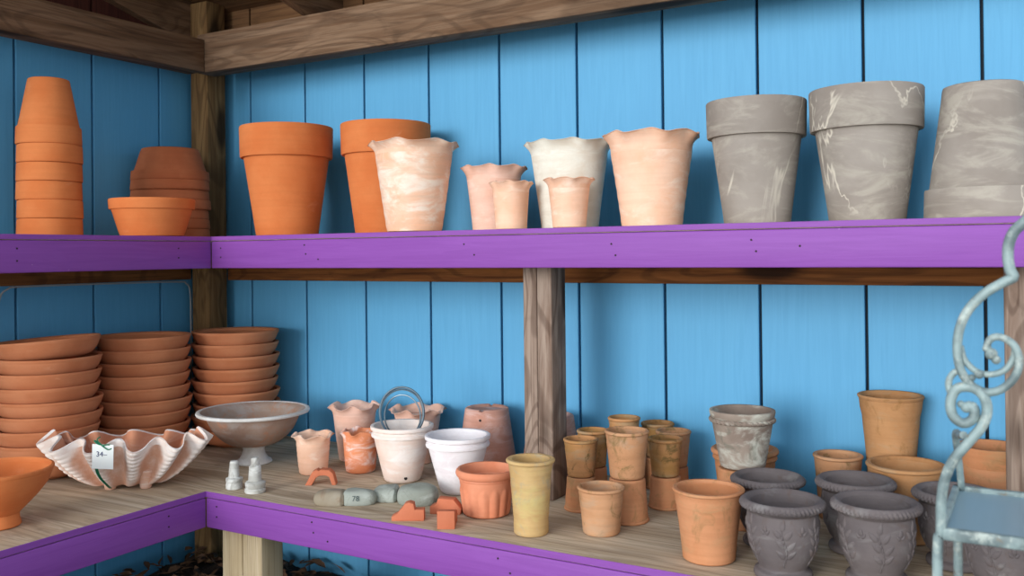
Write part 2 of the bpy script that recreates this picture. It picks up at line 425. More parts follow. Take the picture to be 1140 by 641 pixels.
def shelf(name, label, zt, db, dl, thick, board_m, ledger, xr=3.2, yf=-1.75):
    t = thing(name, label, 'shelf', (0, 0, zt))
    G = .001
    bm = bmesh.new()
    box(bm, .12, xr, -db+.003, -.002, -thick, 0); box(bm, .003, .12, -db+.003, -.12, -thick, 0); obj('shelf_board', bm, board_m, t, smooth=False)
    bm = bmesh.new()
    box(bm, .003, dl-.003, yf, -db+.0025, -thick, 0); obj('shelf_board', bm, board_m, t, smooth=False)
    bm = bmesh.new()   # painted plywood edges
    box(bm, dl-.002, xr, -db, -db+.0028, -thick+.001, 0, 0, .0008); obj('edge_strip', bm, M['purpleX'], t, smooth=False)
    bm = bmesh.new()
    box(bm, dl-.0028, dl, yf, -db+.0005, -thick+.001, 0, 0, .0008); obj('edge_strip', bm, M['purpleY'], t, smooth=False)
    z0, z1 = -.0944, -thick-.0012
    def nails(bm, pts, ax):
        for a, z in pts:
            c = bmesh.ops.create_cone(bm, cap_ends=True, segments=8, radius1=.0022, radius2=.0022, depth=.002)
            R = Matrix.Rotation(PI/2, 4, 'X' if ax == 'x' else 'Y')
            T = Matrix.Translation((a, -db-.0002, z)) if ax == 'x' else Matrix.Translation((dl+.0002, a, z))
            bmesh.ops.transform(bm, matrix=T @ R, verts=c['verts'])
            for f in set(f for v in c['verts'] for f in v.link_faces): f.material_index = 1
    bm = bmesh.new(); box(bm, dl+.0005, xr, -db, -db+.036, z0, z1, 0, .0025)
    nails(bm, [(dl+.04, -.035), (dl+.04, -.062), (dl+.37, -.03), (dl+.375, -.055), (dl+.9, -.035), (dl+.93, -.062), (dl+1.3, -.04), (dl+1.31, -.066), (dl+1.62, -.036), (dl+1.63, -.06), (dl+1.72, -.05), (dl+.42, -.07)], 'x')
    obj('fascia_board', bm, [M['purpleX'], M['hole']], t, auto=50)
    bm = bmesh.new(); box(bm, dl-.036, dl, yf, -db-.0005, z0, z1, 0, .0025)
    nails(bm, [(-db-.12, -.035), (-db-.12, -.062), (-db-.6, -.035), (-db-.6, -.065)], 'y')
    obj('fascia_board', bm, [M['purpleY'], M['hole']], t, auto=50)
    if ledger:
        bm = bmesh.new(); box(bm, .12, xr, -.0335, -.001, -.144, -thick-.001, 0, .002); obj('ledger', bm, M['ledX'], t, auto=50)
        bm = bmesh.new(); box(bm, .001, .0325, yf, -.12, -.139, -thick-.001, 0, .002); obj('ledger', bm, M['ledY'], t, auto=50)
    return t
shelf('upper_shelf', 'upper L-shaped wooden shelf with purple painted front boards', 1.48, .428, .479, .0135, M['plyX'], True)
shelf('lower_shelf', 'lower L-shaped shelf of bare weathered plywood with purple front boards', .8, .656, .7066, .016, M['plyX'], False)
bm = bmesh.new()
tube(bm, smooth_pts([(.037, -.82, 1.19), (.037, -.81, 1.30), (.037, -.785, 1.332), (.037, -.73, 1.338), (.037, -.43, 1.337), (.037, -.18, 1.334), (.035, -.145, 1.327), (.031, -.125, 1.30), (.030, -.121, 1.18), (.030, -.121, .9)], 6), .0028, 8)
tag(obj('cable', bm, M['cable']), 'thin pale cable running along the left wall below the upper shelf', 'cable')

# ------------------------------------------------------------------ pots
def pot_parts(t, kind, m, h, rb, rr, **k):
    """children of t: body and rim"""
    n = k.get('n', 56); th = k.get('th', .008)
    bm_b, bm_r = bmesh.new(), bmesh.new()
    mr = k.get('rim_m', m)
    if kind == 'collar':       # classic flowerpot: tapered body with a tall straight collar
        ch = k['ch']; rc = k.get('rc', rr*.91)
        zc = h-ch
        body = [(0, .001), (rb*.93, .001), (rb, .003), (rb+.0015, .008)]+[(rb+(rc-rb)*i/6, zc*i/6) for i in range(1, 6)]+[(rc, zc-.002), (rc, zc+.004),
                (rc-th*.6, zc+.004), (rb-th+.002, th+.004), (rb*.9-th, th), (0, th)]
        rim = [(rc-.001, zc), (rr*.975, zc), (rr*.985, zc+.003), (rr, h-.006), (rr*.998, h-.002), (rr*.985, h), (rr*.985-th, h), (rr*.97-th, h-.004), (rc-th, zc+.002)]
        lathe(bm_b, body, n); lathe(bm_r, rim, n, closed=True)
    elif kind == 'ruffle':     # throwing-wheel pot with a wavy flared lip
        lob = k.get('lob', 9); amp = k.get('amp', .004); rim_h = k.get('rh', .16)*h; belly = k.get('belly', 0)
        rn = k.get('rn', rr*.86); zc = h-rim_h; ph = k.get('ph', 0)
        def r_at(z): q = z/zc; return rb+(rn-rb)*q**k.get('pw', .9)+belly*math.sin(PI*q)*rb
        body = [(0, .001), (rb*.94, .001), (rb, .003)]+[(r_at(zc*i/12)+(.0008 if (i % 2 and k.get('rings')) else 0), zc*i/12) for i in range(1, 13)]
        body += [(rn-th, zc)]+[(r_at(zc*i/5)-th, max(zc*i/5, th)) for i in (4, 3, 2, 1)]+[(rb-th, th), (0, th)]
        lathe(bm_b, body, n)
        def fn(r, z, a, i):
            q = max(0, (z-zc)/rim_h); q2 = q**1.6
            w = math.cos(lob*a+ph)+.25*math.cos((lob*2-1)*a+1.3)
            return r+amp*1.0*w*q2, z-amp*w*q2
        o = [(rn+(rr-rn)*(q**2.0), zc+rim_h*q) for q in (0, .25, .45, .62, .76, .88, .96)]
        inn = [(r-th*.75, z+.001) for r, z in o[::-1]]
        rim = o+[(rr+.0005, h-.0015), (rr-.001, h)]+inn
        lathe(bm_r, rim, n*2, closed=True, fn=fn)
    elif kind in ('rolled', 'plain'):     # body flaring gently to a rounded lip
        rim_h = k.get('rh', .012 if kind == 'rolled' else .008); zc = h-rim_h; rn = k.get('rn', rr*.93)
        pw = k.get('pw', 1.3); pts = []
        N = 14
        for i in range(0, N+1):
            q = i/N; r = rb+(rn-rb)*q**pw
            for (qq, d) in k.get('grooves', ()):
                if abs(q-qq) < .5/N: r += d
            pts.append((r, max(zc*q, .004)))
        body = [(0, .001), (rb*.94, .001)]+pts+[(rn-th, zc)]+[(rb+(rn-rb)*q**pw-th, max(zc*q, th)) for q in (.8, .6, .4, .2)]+[(rb-th, th), (0, th)]
        lathe(bm_b, body, n)
        R = rim_h/2
        if kind == 'rolled':
            rim = [(rn-.001, zc)]+[(rr-R+R*math.cos(a), zc+R+R*math.sin(a)) for a in [(-.5+.152*j)*PI for j in range(0, 9)]]+[(rn-th+.001, h-.0005), (rn-th, h-.003), (rn-th, zc)]
        else:
            rim = [(rn-.0005, zc), (rn+(rr-rn)*.6, zc+rim_h*.3), (rr, zc+rim_h*.7), (rr-.001, h-.001), (rr-.003, h), (rr-th, h-.0005), (rn-th, zc)]
        lathe(bm_r, rim, n, closed=True)
    for b in (bm_b, bm_r): bmesh.ops.recalc_face_normals(b, faces=b.faces)
    obj('body', bm_b, m, t); obj(k.get('rim_name', 'rim'), bm_r, mr, t)

def pot(name, label, kind, m, x, y, z, h, rb, rr, rz=0, group=None, tilt=None, **k):
    t = thing(name, label, 'pot', (x, y, z), rz, group)
    pot_parts(t, kind, m, h, rb, rr, **k)
    if tilt: t.rotation_euler = tilt
    return t
U, L = 1.4801, .8001

# --- upper shelf, left wall: tall stack of six upturned pots
hp = .188
P0 = pot('flower_pot', '', 'collar', M['terra'], .2, -.759, U+hp, hp, .0534, .0855, ch=.050, rc=.0795, th=.006, group='tall stack of upturned terracotta pots')
P0.rotation_euler = (PI, 0, 0)
ordn = ['bottom', 'second from the bottom', 'third from the bottom', 'fourth from the bottom', 'fifth from the bottom', 'sixth from the bottom', 'seventh from the bottom', 'eighth from the bottom']
P0['label'] = 'upturned terracotta pot, bottom one in the tall stack at upper far left'
for i in range(1, 6):
    w = 'topmost' if i == 5 else ordn[i]
    dup(P0, (.2+.002*math.sin(i*2.1), -.759, U+hp+.0518*i), (PI, 0, i*1.3), label='upturned terracotta pot, %s in the tall stack at upper far left' % w)
# --- stack of low upturned pots
hq = .108
Q0 = pot('low_flower_pot', '', 'collar', M['terra_red'], .14, -.294, U+hq, hq, .089, .1235, ch=.031, rc=.113, th=.008, group='stack of upturned low terracotta pots')
Q0.rotation_euler = (PI, 0, 0)
Q0['label'] = 'upturned low terracotta pot, bottom of the wide stack beside the corner post'
for i in range(1, 7):
    w = 'topmost' if i == 6 else ordn[i]
    dup(Q0, (.14+.003*math.sin(i*2.7), -.294+.003*math.cos(i*1.9), U+hq+.0315*i), (PI, 0, i*1.1), label='upturned low terracotta pot, %s of the wide stack beside the corner post' % w)
pot('low_flower_pot', 'low terracotta pot standing upright in front of the wide stack of upturned pots', 'collar', M['terra'], .36, -.542, U, .1103, .088, .1204, ch=.030, rc=.112, th=.007)
# --- upper shelf, back wall
pot('flower_pot', 'tall orange terracotta pot with smooth collar, right of the corner post', 'collar', M['terra'], .615, -.25, U, .334, .0927, .1412, ch=.095, rc=.128, th=.009)
pot('flower_pot', 'tall orange terracotta pot partly behind the large pale wavy-rimmed pot', 'collar', M['terra'], .929, -.16, U, .329, .0915, .1345, ch=.092, rc=.122, th=.009)
pot('ruffled_pot', 'white-washed peach pot with wavy rim, largest of those in front of the orange pot', 'ruffle', M['peach_white'], 1.167, -.345, U, .238, .0725, .120, rn=.103, rh=.13, lob=7, amp=.0045, pw=.95, rings=1)
pot('ruffled_pot', 'pale pink wavy-rimmed pot half hidden by a smaller cream one', 'ruffle', M['pink'], 1.342, -.22, U, .174, .0585, .0906, rn=.073, rh=.2, lob=8, amp=.0032, pw=1.2)
pot('ruffled_pot', 'small cream wavy-rimmed pot in front of the pale pink one', 'ruffle', M['peach'], 1.459, -.33, U, .1213, .040, .0570, rn=.046, rh=.22, lob=8, amp=.0022, pw=1.2)
pot('ruffled_pot', 'large off-white wavy-rimmed pot with a small peach pot in front', 'ruffle', M['white'], 1.561, -.2, U, .226, .0739, .1165, rn=.099, rh=.16, lob=9, amp=.0032, pw=1.1)
pot('ruffled_pot', 'small peach wavy-rimmed pot in front of the large off-white pot', 'ruffle', M['peach'], 1.634, -.35, U, .120, .0404, .0625, rn=.050, rh=.2, lob=8, amp=.002, ph=1., pw=1.2)
pot('ruffled_pot', 'large peach wavy-rimmed pot with two grooved lines near its foot, left of grey pots', 'ruffle', M['peach'], 1.804, -.24, U, .226, .0729, .1190, rn=.098, rh=.2, lob=8, amp=.0042, ph=.5, pw=1.15, rings=1)
pot('flower_pot', 'grey collared pot with thin white streaks, leftmost of the three large grey ones', 'collar', M['marble'], 2.061, -.24, U, .282, .0734, .1127, ch=.082, rc=.1, th=.009)
pot('flower_pot', 'grey collared pot with branching white veins, middle of the three large grey ones', 'collar', M['marble'], 2.300, -.24, U, .286, .0776, .1180, ch=.088, rc=.105, th=.009, rz=1.)
g_ = pot('flower_pot', 'upturned grey clay pot at the right end of the upper shelf', 'collar', M['marble'], 2.528, -.24, U+.275, .275, .0755, .115, ch=.062, rc=.104, th=.009, rz=0)
g_.rotation_euler = (PI, 0, 2.)

# --- stacks of bowls on the lower shelf
def bowl_mesh(t, m, rb, rr, h, floor, n=64):
    bm = bmesh.new(); rm = bmesh.new()
    o = [(rb, .003), (rb+.006, .006), (rr*.80, .016), (rr*.905, .031), (rr*.96, .046), (rr*.985, h-.009)]
    o = smooth_pts([(a, b, 0) for a, b in o], 3); o = [(a, b) for a, b, c in o]
    body = [(0, .001), (rb*.95, .001)]+o+[(rr*.985-.010, h-.009), (rr*.93-.010, max(floor+.006, h-.020)), (rr*.86-.010, floor+.002), (rr*.7, floor), (0, floor)]
    lathe(bm, body, n)
    lathe(rm, [(rr*.985, h-.0092), (rr*.992, h-.006), (rr*.998, h-.003), (rr-.0015, h), (rr-.007, h), (rr*.985-.010, h-.003), (rr*.985-.010, h-.0095)], n, closed=True)
    for b in (bm, rm): bmesh.ops.recalc_face_normals(b, faces=b.faces)
    obj('body', bm, m, t); obj('rim', rm, m, t)
def bowl_stack(x, y, n, dz, h, rr, where, group, jit, top_tilt=None, nm=0):
    b0 = None
    for i in range(n):
        w = 'topmost' if i == n-1 else (ordn+['ninth from the bottom'])[i]
        lab = 'shallow terracotta bowl, %s in the %s' % (w, where)
        dx, dy = jit*math.sin(i*2.3+nm), jit*math.cos(i*1.7+nm)
        if b0 is None:
            b0 = thing('terracotta_bowl', lab, 'bowl', (x, y, L), 0, group)
            bowl_mesh(b0, M['bowl'], .076, rr, h, dz-.001)
        else:
            r = dup(b0, (x+dx, y+dy, L+dz*i), (0, 0, i*2.1), label=lab)
            if i == n-1 and top_tilt: r.rotation_euler = top_tilt; r.location.z += .009
bowl_stack(.152, -.738, 9, .0393, .066, .1437, 'stack at the left edge', 'left stack of terracotta bowls', .004, (.03, -.06, 0), 0)
bowl_stack(.168, -.428, 9, .0387, .066, .1435, 'middle stack along the left wall', 'middle stack of terracotta bowls', .003, None, 1)
bowl_stack(.302, -.169, 9, .0392, .062, .1405, 'stack in front of the corner post', 'corner stack of terracotta bowls', .003, None, 2)
# footed bowl front left
t = thing('footed_bowl', 'large terracotta bowl on a narrow foot, nearest at the bottom left', 'bowl', (.526, -1.106, L))
bm = bmesh.new(); rm = bmesh.new(); fm = bmesh.new()
o = [(.044, .030), (.062, .048), (.085, .072), (.105, .098), (.116, .126)]
lathe(bm, o+[(.109, .126), (.098, .1), (.078, .076), (.05, .055), (0, .047)], 64)
lathe(rm, [(.1155, .1255), (.1185, .130), (.118, .135), (.112, .1365), (.109, .133), (.109, .1255)], 64, closed=True)
lathe(fm, [(0, .001), (.045, .001), (.048, .004), (.0475, .009), (.0445, .02), (.0445, .031), (0, .036)], 64)
for b in (bm, rm, fm): bmesh.ops.recalc_face_normals(b, faces=b.faces)
obj('body', bm, M['terra'], t); obj('rim', rm, M['terra'], t); obj('foot', fm, M['terra'], t)

# --- clam shell planter
def shell():
    t = thing('shell_planter', 'whitewashed terracotta planter shaped like a fluted giant clam shell', 'planter', (.466, -.716, L), math.radians(33))
    NT_, NS = 240, 72
    a, b, h = .214, .098, .116
    def P(th, s, off=0):
        flute = math.cos(12*(th-math.radians(226+0)))       # +1 on outward ribs
        sharp = math.copysign(abs(flute)**.8, flute)
        rad = .42+.58*s**.85
        end = abs(math.cos(th))
        amp = (.011+.019*s**1.1)*(1-.45*end**6)
        ripple = 0
        if off == 0 and s > .3: ripple = .0034*abs(math.sin(s*PI*11))*max(0, .35+.65*flute)
        ex, ey = a*rad*math.cos(th), b*rad*math.sin(th)
        nx, ny = math.cos(th)/a, math.sin(th)/b; q = math.hypot(nx, ny); nx, ny = nx/q, ny/q
        d = sharp*amp+ripple-off
        z = .010+h*s**1.35 - .013*sharp*s*s + .016*end**8*s*s + off*.6*(1-s)
        
        return Vector((ex+nx*d, ey+ny*d, z))
    bm = bmesh.new()
    out = [[bm.verts.new(P(2*PI*k/NT_, i/NS)) for k in range(NT_)] for i in range(NS+1)]
    for i in range(NS):
        for k in range(NT_):
            k2 = (k+1) % NT_; bm.faces.new((out[i][k], out[i][k2], out[i+1][k2], out[i+1][k]))
    bm.faces.new([v for v in out[0]][::-1])
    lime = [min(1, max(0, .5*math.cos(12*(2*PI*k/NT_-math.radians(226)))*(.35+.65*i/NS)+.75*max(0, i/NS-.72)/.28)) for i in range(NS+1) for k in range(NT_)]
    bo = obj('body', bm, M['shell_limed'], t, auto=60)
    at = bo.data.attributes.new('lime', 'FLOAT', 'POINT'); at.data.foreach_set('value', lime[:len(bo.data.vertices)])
    bm = bmesh.new(); T = .010
    inn = [[bm.verts.new(P(2*PI*k/NT_, i/NS, T)) for k in range(NT_)] for i in range(NS+1)]
    for i in range(NS):
        for k in range(NT_):
            k2 = (k+1) % NT_; bm.faces.new((inn[i][k], inn[i+1][k], inn[i+1][k2], inn[i][k2]))
    bm.faces.new(inn[0])
    obj('inside', bm, M['shell_in'], t, auto=60)
    bm = bmesh.new(); ring = []
    for k in range(NT_):
        th = 2*PI*k/NT_; A, B = P(th, 1), P(th, 1, T); m_ = (A+B)/2; m_.z += .003
        A2 = P(th, .90); A2 += (A-B)*.16
        ring.append([bm.verts.new(q) for q in (A2, A+(A-B)*.12, m_, B)])
    for k in range(NT_):
        k2 = (k+1) % NT_
        for j in range(3): bm.faces.new((ring[k][j], ring[k2][j], ring[k2][j+1], ring[k][j+1]))
    bmesh.ops.recalc_face_normals(bm, faces=bm.faces)
    obj('wavy_rim', bm, M['shell_rim'], t, auto=60)
    for (x, y) in ((-.030, -.036), (.062, -.032), (.01, .036)):
        bm = bmesh.new(); lathe(bm, [(0, .001), (.012, .001), (.0145, .004), (.0165, .018), (.021, .034), (.024, .050), (0, .056)], 20)
        bmesh.ops.recalc_face_normals(bm, faces=bm.faces)
        f = obj('foot', bm, M['shell'], t, loc=(x, y, 0))
    return t
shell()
def text_mesh(body, size, name, m, parent, mw, extr=.0003):
    cu = bpy.data.curves.new(name, 'FONT'); cu.body = body; cu.size = size; cu.extrude = extr
    cu.align_x = 'CENTER'; cu.align_y = 'CENTER'; cu.resolution_u = 3
    tmp = bpy.data.objects.new('tmp_text', cu); C.objects.link(tmp)
    bpy.context.view_layer.update()
    me = bpy.data.meshes.new_from_object(tmp.evaluated_get(bpy.context.evaluated_depsgraph_get()))
    bpy.data.objects.remove(tmp); bpy.data.curves.remove(cu)
    me.name = name; me.materials.clear(); me.materials.append(m)
    o = bpy.data.objects.new(name, me); C.objects.link(o); o.parent = parent; o.matrix_local = mw
    return o
# price tag hanging on the shell by a green ribbon
tt = thing('price_tag', 'white paper price tag hanging on green ribbon from the clam shell planter', 'tag', (.526, -.832, .908), math.radians(30))
bm = bmesh.new(); box(bm, -.0275, .0275, -.0006, .0006, -.032, .032, 0)
pp = obj('paper', bm, M['paper'], tt, smooth=False); pp.rotation_euler = (.05, .05, 0)
text_mesh('34\u2013', .019, 'writing', M['ink'], pp, Matrix.Translation((-.003, -.0011, .006)) @ Matrix.Rotation(PI/2, 4, 'X'))
bm = bmesh.new()
def strip(bm, pts, w):
    pts = [Vector(p) for p in pts]; L_, R_ = [], []
    for p in pts:
        L_.append(bm.verts.new(p+Vector((-w, 0, 0)))); R_.append(bm.verts.new(p+Vector((w, 0, 0))))
    for i in range(len(pts)-1): bm.faces.new((L_[i], R_[i], R_[i+1], L_[i+1]))
strip(bm, smooth_pts([(-.006, .006, .030), (-.016, .004, .0), (-.017, .001, -.030), (-.009, .004, -.055), (.004, .016, -.078), (.006, .032, -.090)], 5), .0042)
bmesh.ops.solidify(bm, geom=bm.faces[:], thickness=.001)
obj('ribbon', bm, M['ribbon'], tt)
bm = bmesh.new()
tube(bm, smooth_pts([(0, .001, .029), (-.012, -.003, .034), (-.022, .002, .041), (-.013, .003, .036), (0, -.004, .030), (.012, -.003, .031), (.022, .001, .029), (.013, .003, .026), (0, -.003, .029)], 5), .0018, 6)
tube(bm, smooth_pts([(0, -.004, .029), (-.012, -.005, .044), (-.008, .004, .05)], 4), .0016, 6)
tube(bm, smooth_pts([(0, -.004, .029), (.015, -.004, .019), (.025, 0, .022)], 4), .0016, 6)
obj('bow', bm, M['ribbon'], tt)

# --- pedestal urn
t = thing('pedestal_bowl', 'wide weathered urn bowl with white rim on a narrow pedestal', 'urn', (.569, -.352, L))
bm = bmesh.new()
o = [(.034, .052), (.068, .060), (.096, .078), (.116, .100), (.129, .124), (.138, .146)]
o = [(a, b) for a, b, c in smooth_pts([(a, b, 0) for a, b in o], 3)]
lathe(bm, [(0, .052)]+o+[(.150, .149), (.153, .1585), (.146, .1565), (.131, .149), (.112, .116), (.086, .090), (.05, .074), (0, .070)], 72); bmesh.ops.recalc_face_normals(bm, faces=bm.faces)
obj('bowl', bm, M['urn'], t)
rm = bmesh.new(); lathe(rm, [(.137, .1455), (.155, .1485), (.1645, .151), (.166, .155), (.1645, .1592), (.1605, .1605), (.1535, .1597), (.152, .152)], 72, closed=True); bmesh.ops.recalc_face_normals(rm, faces=rm.faces)
obj('rim', rm, M['urn_white'], t)
fm = bmesh.new(); lathe(fm, [(0, .001), (.052, .001), (.054, .004), (.052, .009), (.043, .014), (.035, .026), (.031, .040), (.032, .047), (.037, .050), (.037, .054), (0, .056)], 48); bmesh.ops.recalc_face_normals(fm, faces=fm.faces)
obj('pedestal', fm, M['urn_white'], t)

# --- tiny stacked pot ornaments
def tiny(name, label, x, y, prof):
    bm = bmesh.new()
    lathe(bm, prof, 28, fn=lambda r, z, a, i: (r*(1+.03*math.sin(3*a+i)), z)); bmesh.ops.recalc_face_normals(bm, faces=bm.faces)
    tag(obj(name, bm, M['lime'], loc=(x, y, L)), label, 'ornament', 'limed stacked-pot ornaments')
tiny('stacked_pot_ornament', 'shorter whitish ornament of two stacked tiny pots at the lower shelf corner', .752, -.600,
     [(0, .0005), (.0195, .0005), (.0215, .003), (.0215, .012), (.0205, .020), (.0225, .022), (.0222, .029), (.018, .031), (.0145, .032), (.0140, .040), (.0135, .052), (.0115, .070), (.010, .074), (0, .075)])
tiny('stacked_pot_ornament', 'taller whitish ornament of three stacked tiny pots, right of the shorter one', .829, -.600,
     [(0, .0005), (.0255, .0005), (.027, .003), (.0268, .010), (.024, .013), (.0262, .016), (.0268, .026), (.0225, .030), (.0175, .031), (.0165, .045), (.0150, .068), (.0130, .070), (.0105, .071), (.0105, .085), (.0095, .091), (0, .093)])

# --- wavy-rimmed pots on the lower shelf
pot('ruffled_pot', 'small pale peach wavy-rimmed pot behind the terracotta arch foot', 'ruffle', M['peach'], .819, -.367, L, .112, .0385, .0585, rn=.047, rh=.2, lob=6, amp=.0040, ph=.4, pw=.8, rings=1)
pot('ruffled_pot', 'tall peach wavy-rimmed pot against the blue wall behind the flecked orange one', 'ruffle', M['pink'], .812, -.176, L, .166, .0464, .0755, rn=.064, rh=.16, lob=6, amp=.0058, ph=2.6, pw=.9)
pot('ruffled_pot', 'small orange wavy-rimmed pot with white flecks, left of the white pail', 'ruffle', M['orange_fleck'], .925, -.286, L, .117, .0408, .0535, rn=.049, rh=.2, lob=6, amp=.0045, ph=1.2, pw=.6)
pot('ruffled_pot', 'peach wavy-rimmed pot against the wall behind the white pot with wire hoop', 'ruffle', M['pink'], 1.0, -.11, L, .160, .0485, .0850, rn=.068, rh=.16, lob=7, amp=.0055, ph=.3, pw=1.1)
# white pots: double ridge rims
def white_pot(name, label, m, x, y, h, rb, rr, hole):
    t = thing(name, label, 'pot', (x, y, L))
    bm = bmesh.new(); rm = bmesh.new(); th = .007
    z1 = h-.030; rn = rr*.90
    pts = [(rb+(rn-rb)*q**.95, max(.004, z1*q)) for q in [i/12 for i in range(13)]]
    lathe(bm, [(0, .001), (rb*.92, .001)]+pts+[(rn-th, z1)]+[(rb+(rn-rb)*q-th, max(th, z1*q)) for q in (.75, .5, .25)]+[(rb-th, th), (0, th)], 64)
    lathe(rm, [(rn-.001, z1-.001), (rr*.965, z1+.001), (rr*.975, z1+.005), (rr*.965, z1+.009), (rn*1.01, z1+.012), (rn*1.02, h-.013), (rr*.99, h-.010), (rr, h-.005), (rr*.99, h-.001), (rr*.965, h), (rr*.89, h-.001), (rr*.87, h-.012), (rn-th, z1-.001)], 64, closed=True)
    for b in (bm, rm): bmesh.ops.recalc_face_normals(b, faces=b.faces)
    obj('body', bm, m, t); obj('rim', rm, m, t)
    if hole is not None:
        a, z, r = hole; q = z/z1; R = rb+(rn-rb)*q**.95
        hm = bmesh.new(); c = bmesh.ops.create_cone(hm, cap_ends=True, segments=16, radius1=r, radius2=r, depth=.004)
        T = Matrix.Rotation(a, 4, 'Z') @ Matrix.Translation((R-.0013, 0, z)) @ Matrix.Rotation(PI/2, 4, 'Y')
        bmesh.ops.transform(hm, matrix=T, verts=c['verts']); obj('drain_hole', hm, M['hole'], t)
    return t
white_pot('double_rim_pot', 'whitish pot with double rim holding a grey wire hoop', M['white_pink'], 1.094, -.312, .153, .0495, .0870, (math.radians(-44), .016, .0045))
white_pot('double_rim_pot', 'plain white pot with double rim behind the salmon ribbed pot', M['cool_white'], 1.299, -.345, .150, .0446, .0860, None)
bm = bmesh.new()
for j, (dy, rr_, tl, dz) in enumerate([(0, .060, .05, 0), (.004, .062, -.06, -.001), (-.004, .0585, .12, -.003), (.007, .052, -.14, -.012), (-.006, .0615, 0, .001)]):
    pts = []
    for q in range(48):
        a = 2*PI*q/48; x, z = rr_*math.cos(a), rr_*1.12*math.sin(a)
        pts.append((x*math.cos(tl)+.0, dy+x*math.sin(tl)+z*.05, z+dz))
    tube(bm, pts, .0022, 6, closed=True)
w_ = obj('wire_hoop', bm, M['wire'], loc=(1.094, -.312, .986)); w_.rotation_euler = (0, 0, math.radians(26))
tag(w_, 'bundle of grey wire loops standing in the whitish double-rimmed pot', 'wire')
# inverted dusty pots near wall
def upturned(label, x, y, h, rtop, rbot, rot, m):
    t = thing('upturned_pot', label, 'pot', (x, y, L), rot)
    bm = bmesh.new()
    lathe(bm, [(rbot-.008, .0005), (rbot, .0005), (rbot+.001, .006), (rbot-.002, .013)]+[(rbot+(rtop-rbot)*q, .013+(h-.018)*q) for q in (.15, .3, .45, .6, .75, .9, 1.)]+[(rtop-.002, h-.002), (rtop-.007, h), (rtop-.012, h-.001), (rtop-.018, h-.007), (0, h-.007)], 56,
          fn=lambda r, z, a, i: (r, z-(.006 if (z > h-.003 and (math.cos(4*a) > .93)) else 0)))
    bmesh.ops.recalc_face_normals(bm, faces=bm.faces)
    obj('body', bm, m, t)
    hm = bmesh.new(); z = h-.028; R = rtop+(rbot-rtop)*.16
    c = bmesh.ops.create_cone(hm, cap_ends=True, segments=14, radius1=.0035, radius2=.0035, depth=.004)
    bmesh.ops.transform(hm, matrix=Matrix.Rotation(math.radians(-75)-rot, 4, 'Z') @ Matrix.Translation((R-.0012, 0, z)) @ Matrix.Rotation(PI/2, 4, 'Y'), verts=c['verts'])
    obj('drain_hole', hm, M['hole'], t)
upturned('dusty pink pot standing upside down by the wall, behind the white pot', 1.244, -.11, .182, .0625, .086, .3, M['dusty'])
upturned('dusty pink upside-down pot mostly hidden behind the middle wooden post', 1.452, -.11, .178, .062, .085, .9, M['dusty'])

# --- salmon ribbed pot
t = thing('ribbed_pot', 'salmon pot with pointed vertical ribs and thick rounded rim', 'pot', (1.471, -.482, L))
bm = bmesh.new(); rm = bmesh.new()
zc = .085; N = 20
def rib(r, z, a, i):
    if i < 2 or i > 18: return r, z
    s = (a*14/(2*PI)) % 1.; d = abs(s-.5)*2          # 0 on rib centre
    lim = .068-.018*d*d
    k = max(0., min(1., (lim-z)/.006))*max(0., min(1., z/.006))
    return r+k*(.0036*(1-d**1.6)-.0008), z
prof = [(0, .001), (.050, .001)]+[(.0535+(.0645-.0535)*(q/16), max(.003, zc*q/16)) for q in range(17)]
lathe(bm, prof, 168, fn=rib)
lathe(bm, [(.0645, zc), (.0575, zc), (.053, .05), (.047, .009), (0, .008)], 168)
lathe(rm, [(.0640, zc-.001), (.0665, zc+.001), (.0665, zc+.004), (.071, zc+.008), (.0735, zc+.014), (.0725, zc+.020), (.069, zc+.024), (.064, zc+.024), (.060, zc+.02), (.0575, zc)], 64, closed=True)
for b in (bm, rm): bmesh.ops.recalc_face_normals(b, faces=b.faces)
obj('body', bm, M['ribbed'], t, auto=60); obj('rim', rm, M['ribbed'], t)

# --- tall yellow
pot('tall_pot', 'tall narrow yellow-ochre clay pot near the front edge before the middle post', 'rolled', M['yellow'], 1.639, -.566, L, .166, .0385, .0548, rn=.0495, rh=.009, pw=1.6, grooves=((.22, -.001), (.8, -.001), (.86, -.0008)))

# --- clustered aged pots: upright pots on upturned ones
def aged(label, m, x, y, z, h, rb, rr, inv=False, rz=0, group='clustered aged clay pots'):
    t = pot('clay_pot', label, 'rolled', m, x, y, z+(h if inv else 0), h, rb, rr, rz, group, th=.006, rn=rr-.0025, rh=.008, pw=1.15, grooves=((.86, -.0007), (.78, .0005)))
    if inv: t.rotation_euler = (PI, 0, rz)
    return t
aged('upturned aged clay pot under the leftmost pot of the two-high cluster', M['aged_orange'], 1.654, -.341, L, .081, .0345, .0425, True)
aged('mossy small clay pot, front left, atop an upturned pot beside the middle post', M['aged_dark'], 1.654, -.341, L+.0812, .090, .0325, .0430, rz=2)
aged('upturned clay pot at the back left under a mossy pot', M['aged_orange'], 1.638, -.238, L, .082, .034, .0400, True)
aged('mossy clay pot at the back left of the cluster, behind the front left one', M['aged_dark'], 1.638, -.238, L+.0822, .091, .0325, .0415, rz=1)
aged('larger upturned clay pot supporting the largest pot of the cluster', M['aged_orange'], 1.789, -.375, L, .1, .0415, .0500, True)
aged('largest upper clay pot of the cluster, at its front centre', M['aged'], 1.789, -.375, L+.1002, .109, .0400, .0515, rz=.4)
aged('upturned clay pot at the back centre, hidden under the tallest pot', M['aged_orange'], 1.688, -.155, L, .096, .036, .0410, True)
aged('aged clay pot peeking out behind the largest one, topmost of the cluster', M['aged_dark'], 1.688, -.155, L+.0962, .1, .034, .0420, rz=5)
